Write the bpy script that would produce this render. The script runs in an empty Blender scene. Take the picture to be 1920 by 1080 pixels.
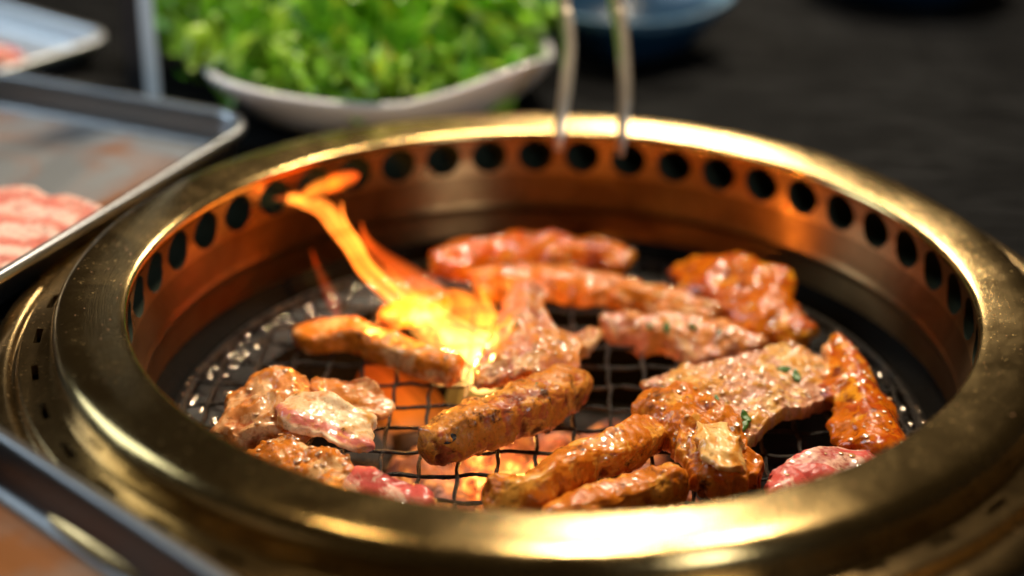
import bpy, math, random
from mathutils import Vector, Matrix, noise

# ------------------------------------------------------------------ basics
# lengths below are centimetres; CM turns them into metres when meshes are made
CM = 0.01
scene = bpy.context.scene
col = scene.collection
PI = math.pi

# ------------------------------------------------------------------ camera
cam_data = bpy.data.cameras.new('camera')
cam = bpy.data.objects.new('camera', cam_data)
col.objects.link(cam)
scene.camera = cam
DIST, ELEV, ROLL = 57.6955, 0.4536032, 0.0246659
eye = Vector((0, -DIST * math.cos(ELEV), DIST * math.sin(ELEV)))
fwd = (-eye).normalized()
rt0 = Vector((1, 0, 0))
up0 = rt0.cross(fwd)
rt = math.cos(ROLL) * rt0 + math.sin(ROLL) * up0
up = -math.sin(ROLL) * rt0 + math.cos(ROLL) * up0
M = Matrix((rt, up, -fwd)).transposed().to_4x4()
M.translation = eye * CM
cam.matrix_world = M
cam_data.sensor_width = 36
cam_data.lens = 60.16
cam_data.shift_x = -78.37 / 1920
cam_data.shift_y = 3.73 / 1920
cam_data.clip_start = 0.01
cam_data.clip_end = 50
cam_data.dof.use_dof = True
cam_data.dof.focus_distance = 0.555
cam_data.dof.aperture_fstop = 3.2

# ------------------------------------------------------------------ world, lamps, exposure
world = bpy.data.worlds.new('World')
scene.world = world
world.use_nodes = True
bg = world.node_tree.nodes['Background']
bg.inputs[0].default_value = (0.060, 0.046, 0.030, 1)
bg.inputs[1].default_value = 0.3

def area_lamp(name, loc, target, sx, sy, power, color):
    d = bpy.data.lights.new(name, 'AREA')
    d.shape = 'RECTANGLE'
    d.size, d.size_y = sx * CM, sy * CM
    d.energy = power
    d.color = color
    o = bpy.data.objects.new(name, d)
    col.objects.link(o)
    o.location = Vector(loc) * CM
    o.rotation_euler = (Vector(target) - Vector(loc)).to_track_quat('-Z', 'Y').to_euler()
    return o

area_lamp('window_light', (-150, 42, 78), (0, 0, 0), 60, 90, 9, (0.66, 0.85, 1.0))
area_lamp('room_window_light', (80, -130, 66), (0, 14, 0), 26, 44, 5.2, (0.84, 0.93, 1.0))
area_lamp('ceiling_lamp', (8, 58, 132), (0, 8, 0), 13, 11, 16, (1.0, 0.84, 0.62))
area_lamp('ceiling_spot', (34, 82, 130), (0, 0, 0), 8, 8, 9, (1.0, 0.84, 0.62))
area_lamp('back_wall_lamp', (10, 135, 84), (0, 10, 0), 12, 12, 4.8, (1.0, 0.86, 0.64))
area_lamp('pendant_lamp', (-42, 30, 120), (0, 0, 0), 6, 6, 2.0, (1.0, 0.78, 0.45))

vs = scene.view_settings
vs.view_transform = 'Standard'
vs.look = 'None'
vs.exposure = 0.25
vs.gamma = 1.0
vs.use_curve_mapping = False
scene.cycles.use_denoising = True
scene.cycles.max_bounces = 6
scene.cycles.volume_step_rate = 3.0
scene.cycles.volume_bounces = 0
scene.cycles.sample_clamp_indirect = 4.0

# ------------------------------------------------------------------ material helpers
class NT:
    def __init__(self, name):
        self.m = bpy.data.materials.new(name)
        self.m.use_nodes = True
        self.t = self.m.node_tree
        self.b = self.t.nodes.get('Principled BSDF')
        self.out = self.t.nodes.get('Material Output')
    def n(self, kind, **kw):
        nd = self.t.nodes.new(kind)
        for k, v in kw.items():
            setattr(nd, k, v)
        return nd
    def l(self, a, b):
        self.t.links.new(a, b)
    def coords(self, scale=(100, 100, 100), which='Object', rot=(0, 0, 0)):
        tc = self.n('ShaderNodeTexCoord')
        mp = self.n('ShaderNodeMapping')
        mp.inputs['Scale'].default_value = scale
        mp.inputs['Rotation'].default_value = rot
        self.l(tc.outputs[which], mp.inputs[0])
        return mp.outputs[0]
    def noise(self, vec, scale, detail=4, rough=0.6, dist=0.0):
        nd = self.n('ShaderNodeTexNoise')
        nd.inputs['Scale'].default_value = scale
        nd.inputs['Detail'].default_value = detail
        nd.inputs['Roughness'].default_value = rough
        nd.inputs['Distortion'].default_value = dist
        self.l(vec, nd.inputs['Vector'])
        return nd.outputs['Fac']
    def ramp(self, fac, stops, interp='LINEAR'):
        r = self.n('ShaderNodeValToRGB')
        r.color_ramp.interpolation = interp
        els = r.color_ramp.elements
        while len(els) < len(stops):
            els.new(0.5)
        for e, (p, c) in zip(els, stops):
            e.position = p
            e.color = (c, c, c, 1) if isinstance(c, (int, float)) else (c[0], c[1], c[2], 1)
        self.l(fac, r.inputs[0])
        return r.outputs[0]
    def mix(self, fac, a, b, mode='MIX'):
        x = self.n('ShaderNodeMix', data_type='RGBA', blend_type=mode)
        for sock, v in ((x.inputs[0], fac), (x.inputs[6], a), (x.inputs[7], b)):
            if hasattr(v, 'is_linked'):
                self.l(v, sock)
            elif isinstance(v, (int, float)):
                sock.default_value = v
            else:
                sock.default_value = (v[0], v[1], v[2], 1)
        return x.outputs[2]
    def math(self, op, a, b=0.0):
        x = self.n('ShaderNodeMath', operation=op)
        for sock, v in ((x.inputs[0], a), (x.inputs[1], b)):
            if hasattr(v, 'is_linked'):
                self.l(v, sock)
            else:
                sock.default_value = v
        return x.outputs[0]
    def bump(self, h, strength, dist=0.001, prev=None):
        b = self.n('ShaderNodeBump')
        b.inputs['Strength'].default_value = strength
        b.inputs['Distance'].default_value = dist
        self.l(h, b.inputs['Height'])
        if prev is not None:
            self.l(prev, b.inputs['Normal'])
        return b.outputs[0]
    def set(self, **kw):
        for k, v in kw.items():
            s = self.b.inputs[k]
            if hasattr(v, 'is_linked'):
                self.l(v, s)
            elif isinstance(v, (tuple, list)):
                s.default_value = (v[0], v[1], v[2], 1) if len(s.default_value) == 4 else v
            else:
                s.default_value = v
        return self.m

def brass(name, c1, c2, rough, ring_scale=26, streak=0.25, aniso=0.7):
    t = NT(name)
    tc = t.coords()
    sep = t.n('ShaderNodeSeparateXYZ')
    t.l(tc, sep.inputs[0])
    rad = t.math('SQRT', t.math('ADD', t.math('MULTIPLY', sep.outputs[0], sep.outputs[0]), t.math('MULTIPLY', sep.outputs[1], sep.outputs[1])))
    comb = t.n('ShaderNodeCombineXYZ')
    t.l(t.math('MULTIPLY', rad, ring_scale), comb.inputs[0])
    t.l(t.math('MULTIPLY', sep.outputs[2], ring_scale), comb.inputs[1])
    t.l(t.math('MULTIPLY', t.math('ARCTAN2', sep.outputs[1], sep.outputs[0]), 9.0), comb.inputs[2])
    brushed = t.noise(comb.outputs[0], 1.0, 3, 0.6)
    smudge = t.noise(tc, 0.45, 6, 0.62, 0.6)
    spots = t.noise(tc, 5.0, 4, 0.75)
    c = t.mix(t.ramp(smudge, [(0.35, 0), (0.68, 1)]), c1, c2)
    c = t.mix(t.ramp(spots, [(0.68, 0), (0.74, 0.8)]), c, (0.33, 0.19, 0.07))
    r = t.math('ADD', rough, t.math('MULTIPLY', t.ramp(smudge, [(0.4, 0), (0.8, 1)]), 0.12))
    r = t.math('ADD', r, t.math('MULTIPLY', t.ramp(spots, [(0.62, 0), (0.72, 1)]), 0.25))
    b = t.bump(brushed, streak, 0.0002)
    b = t.bump(smudge, 0.03, 0.001, b)
    tg = t.n('ShaderNodeTangent', direction_type='RADIAL', axis='Z')
    t.l(tg.outputs[0], t.b.inputs['Tangent'])
    return t.set(**{'Base Color': c, 'Metallic': 1.0, 'Roughness': r, 'Normal': b, 'Anisotropic': aniso, 'Anisotropic Rotation': 0.25})

def simple(name, color, rough=0.5, metal=0.0, bump=None, var=0.0, coat=0.0, spec=0.5):
    t = NT(name)
    tc = t.coords()
    kw = {'Roughness': rough, 'Metallic': metal, 'Coat Weight': coat, 'Specular IOR Level': spec}
    if var:
        n = t.noise(tc, 1.1, 5, 0.65)
        kw['Base Color'] = t.mix(t.ramp(n, [(0.3, 0), (0.7, 1)]), color, tuple(v * (1 - var) for v in color))
    else:
        kw['Base Color'] = color
    if bump:
        kw['Normal'] = t.bump(t.noise(tc, bump[0], 5, 0.65), bump[1], bump[2])
    return t.set(**kw)

MAT = {}
MAT['brass'] = brass('brass', (0.56, 0.38, 0.155), (0.46, 0.31, 0.125), 0.15)
MAT['brass_flange'] = brass('brass_flange', (0.46, 0.31, 0.14), (0.34, 0.22, 0.09), 0.2)
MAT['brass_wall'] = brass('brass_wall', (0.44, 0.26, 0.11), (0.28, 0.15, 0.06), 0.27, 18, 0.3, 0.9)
MAT['brass_wall_shaded'] = brass('brass_wall_shaded', (0.26, 0.145, 0.06), (0.15, 0.075, 0.028), 0.28, 18, 0.3, 0.9)  # heat-tinted lower wall, its dark reflections painted into the colour
MAT['soot'] = simple('soot', (0.008, 0.007, 0.006), 0.7, 0, (3, 0.5, 0.002), spec=0.03)
MAT['soot_gloss'] = simple('soot_gloss', (0.012, 0.010, 0.009), 0.35, 0.0, (4, 0.35, 0.001), spec=0.12)
MAT['duct_shade'] = simple('duct_shade', (0.022, 0.028, 0.018), 0.8, 0.0, spec=0.1)  # paints the dimly lit dark inside the exhaust holes

def wire_mat():
    t = NT('charred_wire')
    tc = t.coords()
    n1 = t.noise(tc, 2.2, 4, 0.6)
    n2 = t.noise(tc, 11, 4, 0.7)
    c = t.mix(t.ramp(n1, [(0.45, 0), (0.7, 1)]), (0.010, 0.008, 0.007), (0.06, 0.042, 0.028))
    r = t.math('ADD', 0.16, t.math('MULTIPLY', n1, 0.35))
    return t.set(**{'Base Color': c, 'Metallic': 0.35, 'Roughness': r, 'Normal': t.bump(n2, 0.9, 0.0012)})
MAT['wire'] = wire_mat()

def steel(name, tint, stain, amount, rough=0.3, soft=0.2):
    t = NT(name)
    tc = t.coords()
    n = t.noise(tc, 0.16, 6, 0.6, 0.8)
    fine = t.noise(t.coords((100, 900, 100)), 1.0, 3, 0.6)
    f = t.ramp(n, [(0.62 - amount, 0), (0.62 + soft - amount, 1)])
    c = t.mix(f, tint, stain)
    r = t.math('ADD', rough, t.math('MULTIPLY', fine, 0.08))
    met = t.math('SUBTRACT', 1.0, t.math('MULTIPLY', f, 0.75))
    return t.set(**{'Base Color': c, 'Metallic': met, 'Roughness': r, 'Normal': t.bump(fine, 0.06, 0.0003)})
MAT['steel'] = steel('steel', (0.36, 0.37, 0.39), (0.5, 0.5, 0.5), -0.5, 0.3)
MAT['steel_shaded'] = steel('steel_shaded', (0.17, 0.165, 0.165), (0.5, 0.5, 0.5), -0.5, 0.34)  # dark room reflection painted into the near tray's steel colour
MAT['steel_far'] = steel('steel_far', (0.52, 0.54, 0.57), (0.4, 0.4, 0.4), -0.5, 0.4)
MAT['steel_stained'] = steel('steel_stained', (0.34, 0.36, 0.39), (0.22, 0.075, 0.014), 0.19, 0.45)
MAT['steel_juice'] = steel('steel_juice', (0.22, 0.20, 0.18), (0.20, 0.065, 0.008), 0.27, 0.4)
MAT['tongs_steel'] = simple('tongs_steel', (0.80, 0.68, 0.55), 0.36, 1.0, (5, 0.1, 0.0004), 0.2)

def table_mat():
    t = NT('black_wood')
    v = t.coords((30, 260, 100), rot=(0, 0, math.radians(24)))
    n = t.noise(v, 1.0, 6, 0.65, 0.4)
    n2 = t.noise(t.coords((14, 14, 14)), 1.0, 4, 0.6)
    c = t.mix(t.ramp(n, [(0.42, 0), (0.68, 1)]), (0.001, 0.0011, 0.0014), (0.024, 0.0245, 0.026))
    c = t.mix(t.ramp(n2, [(0.4, 0), (0.7, 0.6)]), c, (0.002, 0.002, 0.0025))
    return t.set(**{'Base Color': c, 'Roughness': 0.55, 'Specular IOR Level': 0.03, 'Normal': t.bump(n, 0.8, 0.003)})
MAT['table'] = table_mat()
MAT['porcelain'] = simple('porcelain', (0.90, 0.90, 0.94), 0.12, 0, None, 0.03, 0.3)
def blue_glaze():
    t = NT('blue_glaze')
    tc = t.coords()
    sp = t.noise(tc, 4.0, 5, 0.75)
    at = t.n('ShaderNodeAttribute', attribute_name='edge')
    c = t.mix(t.ramp(sp, [(0.4, 0), (0.7, 1)]), (0.004, 0.025, 0.06), (0.008, 0.05, 0.11))
    c = t.mix(at.outputs['Fac'], c, t.mix(t.ramp(sp, [(0.4, 0), (0.6, 1)]), (0.04, 0.13, 0.24), (0.16, 0.28, 0.38)))
    return t.set(**{'Base Color': c, 'Roughness': 0.35, 'Coat Weight': 0.15})
MAT['blue_glaze'] = blue_glaze()

def leaf_mat(name, dark, light, pale):
    t = NT(name)
    oi = t.n('ShaderNodeObjectInfo')
    tc = t.coords()
    n = t.noise(tc, 1.3, 4, 0.6)
    c = t.mix(t.ramp(n, [(0.38, 0), (0.62, 1)]), dark, light)
    at = t.n('ShaderNodeAttribute', attribute_name='rib')
    c = t.mix(at.outputs['Fac'], c, pale)
    c = t.mix(t.ramp(oi.outputs['Random'], [(0.0, 0.0), (1.0, 0.55)]), c, (0.32, 0.42, 0.04))
    return t.set(**{'Base Color': c, 'Roughness': 0.33, 'Subsurface Weight': 0.0, 'Transmission Weight': 0.0, 'Normal': t.bump(n, 0.4, 0.002)})
MAT['leaf'] = leaf_mat('lettuce_leaf', (0.035, 0.22, 0.008), (0.40, 0.80, 0.05), (0.62, 0.80, 0.40))
MAT['herb'] = simple('herb', (0.06, 0.16, 0.015), 0.25, 0, (6, 0.4, 0.001), 0.4)

def meat_mat(name, lean, fat, brown, crev_shade, fat_amt=0.5, brown_amt=0.4, stripe=None, rough=0.28, grain=5.0, bump=0.5, sss=0.1, char=0.3, wide=False):
    """wet cooked meat: lean and fat marbling, browned raised crust, wet creases with shade painted in, small glossy grain"""
    t = NT(name)
    tc = t.coords()
    n1 = t.noise(tc, 0.8, 5, 0.6, 0.9)
    n2 = t.noise(tc, 1.9, 6, 0.7, 0.5)
    n3 = t.noise(tc, grain, 5, 0.7)
    hh = t.n('ShaderNodeAttribute', attribute_name='relief').outputs['Fac']
    c = t.mix(t.ramp(n1, [(0.66 - 0.3 * fat_amt, 0), (0.72 - 0.3 * fat_amt, 1)]), lean, fat)
    if stripe:
        at = t.n('ShaderNodeAttribute', attribute_name='across')
        w = t.math('ADD', t.math('ADD', t.math('MULTIPLY', at.outputs['Fac'], 0.5), 0.5) if wide else at.outputs['Fac'], t.math('MULTIPLY', t.math('SUBTRACT', n1, 0.5), 0.6 if wide else 0.7))
        c = t.mix(t.ramp(w, stripe[0]), c, stripe[1])
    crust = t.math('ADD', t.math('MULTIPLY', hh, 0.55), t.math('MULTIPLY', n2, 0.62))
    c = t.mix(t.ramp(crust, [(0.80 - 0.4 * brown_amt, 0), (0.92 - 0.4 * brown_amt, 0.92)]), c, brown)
    c = t.mix(t.ramp(hh, [(0.16, 0.95), (0.48, 0)]), c, crev_shade)  # creases painted darker, the way shade would fall in them
    c = t.mix(t.ramp(n3, [(0.28, 0.45), (0.40, 0)]), c, tuple(min(0.85, v * 1.15) for v in fat))
    c = t.mix(t.ramp(n3, [(0.56, 0), (0.68, 0.7)]), c, tuple(v * 0.4 for v in brown))
    n4 = t.noise(tc, 1.25, 5, 0.72, 0.3)
    burnt = t.math('ADD', n4, t.math('MULTIPLY', hh, 0.16))
    c = t.mix(t.ramp(burnt, [(0.80 - 0.2 * char, 0), (0.90 - 0.2 * char, 0.9)]), c, (0.05, 0.014, 0.006))
    vo = t.n('ShaderNodeTexVoronoi')
    vo.inputs['Scale'].default_value = grain * 0.8
    t.l(tc, vo.inputs['Vector'])
    b = t.bump(n2, bump * 0.35, 0.002)
    b = t.bump(n3, bump * 0.5, 0.0009, b)
    b = t.bump(vo.outputs['Distance'], bump * 0.25, 0.0008, b)
    r = t.math('ADD', rough - 0.12, t.math('MULTIPLY', t.math('POWER', n2, 2.0), 0.5))
    m = t.set(**{'Base Color': c, 'Roughness': r, 'Normal': b, 'Subsurface Weight': sss, 'Coat Weight': t.ramp(t.noise(tc, 0.9, 3, 0.6), [(0.42, 0.06), (0.58, 0.65)]), 'Coat Roughness': 0.05, 'Specular IOR Level': 0.2})
    t.b.inputs['Subsurface Radius'].default_value = (1.0, 0.35, 0.15)
    t.b.inputs['Subsurface Scale'].default_value = 0.002
    return m

# ------------------------------------------------------------------ object helpers
def tag(o, label=None, cat=None, group=None, kind=None):
    if label: o['label'] = label
    if cat: o['category'] = cat
    if group: o['group'] = group
    if kind: o['kind'] = kind
    return o

def mesh(name, verts, faces, mat, parent=None, smooth=True, attrs=None, raw=False):
    me = bpy.data.meshes.new(name)
    me.from_pydata([(v[0] * CM, v[1] * CM, v[2] * CM) for v in verts], [], faces)
    me.update()
    if smooth:
        me.polygons.foreach_set('use_smooth', [True] * len(me.polygons))
    for an, vals in (attrs or {}).items():
        a = me.attributes.new(an, 'FLOAT', 'POINT')
        a.data.foreach_set('value', vals)
    me.materials.append(mat)
    o = bpy.data.objects.new(name, me)
    col.objects.link(o)
    if parent is not None:
        o.parent = parent
    return o

def empty(name, loc=(0, 0, 0)):
    o = bpy.data.objects.new(name, None)
    o.empty_display_size = 0.02
    o.location = Vector(loc) * CM
    col.objects.link(o)
    return o

def lathe(prof, seg=192, closed=False):
    vs, fs = [], []
    n = len(prof)
    for i in range(seg):
        a = 2 * PI * i / seg
        for r, z in prof:
            vs.append((r * math.cos(a), r * math.sin(a), z))
    m = n if closed else n - 1
    for i in range(seg):
        j = (i + 1) % seg
        for k in range(m):
            k2 = (k + 1) % n
            fs.append((i * n + k, j * n + k, j * n + k2, i * n + k2))
    return vs, fs

def smooth_poly(pts, sub=6):
    """Catmull-Rom through tuples of any length"""
    out = []
    n = len(pts)
    for i in range(n - 1):
        p0 = pts[max(i - 1, 0)]; p1 = pts[i]; p2 = pts[i + 1]; p3 = pts[min(i + 2, n - 1)]
        for s in range(sub):
            t = s / sub
            out.append(tuple(0.5 * (2 * b + (c - a) * t + (2 * a - 5 * b + 4 * c - d) * t * t + (-a + 3 * b - 3 * c + d) * t ** 3)
                             for a, b, c, d in zip(p0, p1, p2, p3)))
    out.append(tuple(pts[-1]))
    return out

def fbm(p, s, oct=3, seed=0.0):
    v, a, f = 0.0, 1.0, s
    for _ in range(oct):
        v += a * noise.noise(Vector((p[0] * f + seed, p[1] * f + seed * 1.7, p[2] * f - seed)))
        a *= 0.5; f *= 2.1
    return v

def tube(path, m=14, cap=True, power=1.0):
    """path of (x, y, z, half_width, half_height, roll): rounded ring cross-section, closed ends"""
    vs, fs, al = [], [], []
    n = len(path)
    P = [Vector(p[:3]) for p in path]
    for i, p in enumerate(path):
        T = (P[min(i + 1, n - 1)] - P[max(i - 1, 0)]).normalized()
        ref = Vector((0, 0, 1)) if abs(T.z) < 0.93 else Vector((0, -1, 0))
        B = T.cross(ref).normalized()
        N = B.cross(T).normalized()
        ro = p[5] if len(p) > 5 else 0.0
        B, N = B * math.cos(ro) + N * math.sin(ro), N * math.cos(ro) - B * math.sin(ro)
        for k in range(m):
            a = 2 * PI * k / m
            c, s = math.cos(a), math.sin(a)
            if power != 1.0:
                c = math.copysign(abs(c) ** power, c); s = math.copysign(abs(s) ** power, s)
            vs.append(P[i] + B * (p[3] * c) + N * (p[4] * s))
            al.append(c)
    for i in range(n - 1):
        for k in range(m):
            k2 = (k + 1) % m
            fs.append((i * m + k, i * m + k2, (i + 1) * m + k2, (i + 1) * m + k))
    if cap:
        fs.append(tuple(range(m - 1, -1, -1)))
        fs.append(tuple((n - 1) * m + k for k in range(m)))
    return vs, fs, al

# ------------------------------------------------------------------ table
TABLE_Z = -1.7
def table_top():
    vs, fs = [], []
    R0, R1, seg = 18.0, 260.0, 96
    for i in range(seg):
        a = 2 * PI * i / seg
        c, s = math.cos(a), math.sin(a)
        vs.append((R0 * c, R0 * s, TABLE_Z)); vs.append((R1 * c, R1 * s, TABLE_Z)); vs.append((R0 * c, R0 * s, TABLE_Z - 3.0))
    for i in range(seg):
        j = (i + 1) % seg
        fs.append((3 * i, 3 * i + 1, 3 * j + 1, 3 * j)); fs.append((3 * i + 2, 3 * i, 3 * j, 3 * j + 2))
    o = mesh('table_top', vs, fs, MAT['table'], smooth=False)
    tag(o, 'black wooden table top around the grill', 'table', kind='structure')
table_top()

# ------------------------------------------------------------------ grill
grill = empty('tabletop_grill', (0, 0, 0))
tag(grill, 'round brass tabletop grill sunk into the black table', 'grill')

# rolled rim: crown, inner lip and shoulder down to the flange
rim_prof = smooth_poly([(14.02, 0.06), (13.98, 0.14), (13.98, 0.22), (14.01, 0.30), (14.08, 0.37), (14.22, 0.415), (14.55, 0.455), (15.0, 0.49), (15.5, 0.51), (15.95, 0.47), (16.2, 0.34), (16.36, 0.06),
                        (16.42, -0.35), (16.45, -0.65), (16.50, -0.82)], 4)
mesh('rim', *lathe(rim_prof, 224), MAT['brass'], grill)

NH = 46
PH = PI / 2 + 0.0631
def wall_r(z):
    if z > -0.78: return 14.02 + 0.10 * (0.06 - z) / 0.84
    return 14.12 - 0.10 * (-0.78 - z) / 0.64
def pierced_wall():
    """upper wall band with round exhaust holes, each hole a real opening with a collar going outwards"""
    vs, fs = [], []
    z0, z1, zc, rh = 0.06, -1.48, -0.665, 0.735
    m = 32
    half = PI * 14.0 / NH
    def sq(a):
        c, s = math.cos(a), math.sin(a)
        x = half / max(abs(c), 1e-6)
        y = ((z0 - zc) if s > 0 else (zc - z1)) / max(abs(s), 1e-6)
        t = min(x, y)
        return c * t, s * t
    corner = [math.atan2(z0 - zc, half), PI - math.atan2(z0 - zc, half), PI + math.atan2(zc - z1, half), 2 * PI - math.atan2(zc - z1, half)]
    angs = sorted([2 * PI * k / m for k in range(m)] + corner)
    angs = [a for i, a in enumerate(angs) if i == 0 or a - angs[i - 1] > 1e-4]
    m = len(angs)
    rings = [0.0, 0.04, 0.35, 0.7, 1.0]
    for h in range(NH):
        th0 = PH - 2 * PI * h / NH
        base = len(vs)
        for ri, f in enumerate(rings):
            for a in angs:
                c, s = math.cos(a), math.sin(a)
                r = 0.48 * 1.0
                # the hole is a little lower than the band's middle and slightly squashed by the curve
                hx, hy = rh * c, rh * 0.98 * s
                dr = 0.0
                if f is None:
                    x, y = hx * 0.97, hy * 0.97; dr = 1.6
                else:
                    qx, qy = sq(a)
                    if abs(qy) < abs(hy): qy = hy
                    x, y = hx + (qx - hx) * f, hy + (qy - hy) * f
                z = zc + y
                rr = wall_r(z) + dr
                th = th0 - x / 14.0
                vs.append((rr * math.cos(th), rr * math.sin(th), z))
        for ri in range(len(rings) - 1):
            for k in range(m):
                k2 = (k + 1) % m
                fs.append((base + ri * m + k, base + ri * m + k2, base + (ri + 1) * m + k2, base + (ri + 1) * m + k))
    return vs, fs
def hole_collar(h):
    vs, fs = [], []
    th0 = PH - 2 * PI * h / NH
    for dr, f in ((-0.0, 1.0), (0.12, 0.985), (1.5, 0.985)):
        for k in range(24):
            a = 2 * PI * k / 24
            z = -0.665 + 0.735 * 0.98 * f * math.sin(a)
            th = th0 - 0.735 * f * math.cos(a) / 14.0
            r = wall_r(z) + dr
            vs.append((r * math.cos(th), r * math.sin(th), z))
    for q in range(2):
        for k in range(24):
            fs.append((q * 24 + k, q * 24 + (k + 1) % 24, q * 24 + 24 + (k + 1) % 24, q * 24 + 24 + k))
    fs.append(tuple(48 + k for k in range(24)))
    return vs, fs
for h in range(NH):
    mesh('exhaust_hole', *hole_collar(h), MAT['duct_shade'], grill)
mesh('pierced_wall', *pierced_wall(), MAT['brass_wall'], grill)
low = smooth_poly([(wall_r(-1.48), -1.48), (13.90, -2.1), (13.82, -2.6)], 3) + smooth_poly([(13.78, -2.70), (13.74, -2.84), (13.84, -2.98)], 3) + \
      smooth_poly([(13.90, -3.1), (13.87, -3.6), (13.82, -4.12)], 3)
mesh('inner_wall', *lathe(low, 192), MAT['brass_wall_shaded'], grill)
mesh('exhaust_duct', *lathe([(15.7, 0.0), (15.72, -1.0), (15.6, -2.6), (14.3, -2.7)], 96), MAT['duct_shade'], grill)

# black pan under the wall, its lip and the pit that holds the charcoal
mesh('pan_ring', *lathe([(13.88, -4.08), (13.80, -4.22), (13.62, -4.45), (13.38, -4.72), (13.2, -4.86)], 160), MAT['soot'], grill)
mesh('pan_lip', *lathe([(13.21, -4.85), (12.9, -4.80), (12.5, -4.92), (11.9, -5.15), (11.4, -5.4)], 160), MAT['soot_gloss'], grill)
mesh('pit', *lathe([(11.42, -5.38), (11.2, -6.5), (10.6, -9.6), (10.2, -10.2), (0.05, -10.3)], 96), MAT['soot'], grill)

random.seed(5)
def grease_glint_beads():
    vs, fs = [], []
    for row, (r, z) in enumerate([(12.95, -4.80), (12.62, -4.88), (12.2, -5.03), (11.75, -5.22)]):
        n = int(2 * PI * r / 0.36)
        for i in range(n):
            if random.random() < 0.35 + 0.12 * row: continue
            a = 2 * PI * (i + random.uniform(-0.2, 0.2)) / n
            rr = r + random.uniform(-0.07, 0.07)
            s = random.uniform(0.10, 0.17)
            cx, cy, cz = rr * math.cos(a), rr * math.sin(a), z + 0.02
            b = len(vs)
            for (e, cnt) in ((0.0, 8), (0.55, 8), (1.1, 8)):
                for k in range(8):
                    t = 2 * PI * k / 8
                    vs.append((cx + s * math.cos(e) * math.cos(t), cy + s * math.cos(e) * math.sin(t), cz + s * 0.16 * math.sin(e)))
            vs.append((cx, cy, cz + s * 0.16))
            for q in range(2):
                for k in range(8):
                    fs.append((b + q * 8 + k, b + q * 8 + (k + 1) % 8, b + q * 8 + 8 + (k + 1) % 8, b + q * 8 + 8 + k))
            for k in range(8):
                fs.append((b + 16 + k, b + 16 + (k + 1) % 8, b + 24))
    return vs, fs
MAT['grease_glint'] = simple('grease_glint', (0.75, 0.62, 0.48), 0.06, 0.9, None, 0, 1.0)  # mirror-like flattened beads, added to throw glints from the pan lip
tag(mesh('grease_glint_beads', *grease_glint_beads(), MAT['grease_glint'], grill), kind='stuff')

# baked-on crumbs and spatter on the rim
def rim_crumbs():
    rnd = random.Random(9)
    vs, fs = [], []
    for _ in range(90):
        a = rnd.choice([rnd.uniform(2.6, 3.7), rnd.uniform(-0.7, 0.9), rnd.uniform(0, 2 * PI)])
        r = rnd.uniform(14.3, 16.0)
        z = 0.44 + 0.05 * min(1.0, max(0.0, (r - 14.4) / 0.8)) - (0.02 if r > 15.8 else 0.0)
        s1, s2 = rnd.uniform(0.02, 0.07), rnd.uniform(0.015, 0.04)
        b = len(vs)
        for e, h in ((1.0, 0.0), (0.6, 0.02)):
            for k in range(7):
                t = 2 * PI * k / 7
                q = 1 + 0.35 * rnd.uniform(-1, 1)
                dr, dt = s2 * e * q * math.cos(t), s1 * e * q * math.sin(t)
                aa = a + dt / r
                vs.append(((r + dr) * math.cos(aa), (r + dr) * math.sin(aa), z + h))
        for k in range(7):
            fs.append((b + k, b + (k + 1) % 7, b + 7 + (k + 1) % 7, b + 7 + k))
        fs.append(tuple(b + 7 + k for k in range(7)))
    return vs, fs
MAT['crumb'] = simple('crumb', (0.30, 0.13, 0.04), 0.6, 0, None, 0.5)
tag(mesh('rim_crumbs', *rim_crumbs(), MAT['crumb'], grill), kind='stuff')

# slotted flange: each slot a real opening in the ring
def slotted_flange():
    vs, fs = [], []
    NS = 84
    ri, ro, z = 16.46, 17.42, -0.80
    rs0, rs1 = 16.83, 17.05
    for i in range(NS):
        th = 2 * PI * (i + 0.12) / NS
        dth = PI / NS
        sl = 0.5 / 17.0
        op = (i % 2 == 0)
        A = [th - dth, th - sl, th + sl, th + dth]
        Rr = [ri, rs0, rs1, ro]
        b = len(vs)
        for r in Rr:
            for a in A:
                vs.append((r * math.cos(a), r * math.sin(a), z - 0.02 * (r - ri)))
        for r in range(3):
            for a in range(3):
                if op and r == 1 and a == 1: continue
                fs.append((b + r * 4 + a, b + r * 4 + a + 1, b + r * 4 + 4 + a + 1, b + r * 4 + 4 + a))
        if op:
            b2 = len(vs)
            idx = [5, 6, 10, 9]
            for q in idx:
                x, y, zz = vs[b + q]
                vs.append((x, y, zz - 0.35))
            for k in range(4):
                fs.append((b + idx[k], b + idx[(k + 1) % 4], b2 + (k + 1) % 4, b2 + k))
    return vs, fs
mesh('slotted_flange', *slotted_flange(), MAT['brass_flange'], grill, smooth=False)
mesh('flange_bed', *lathe([(16.4, -1.5), (17.3, -1.5)], 96), MAT['soot'], grill)
mesh('outer_ring', *lathe(smooth_poly([(17.42, -0.82), (17.47, -0.90), (17.48, -1.15), (17.56, -1.26), (17.70, -1.24), (17.80, -1.12), (17.95, -1.06), (18.25, -1.10), (18.5, -1.25), (18.62, -1.5), (18.66, -1.72)], 3), 192), MAT['brass_flange'], grill)

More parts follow.
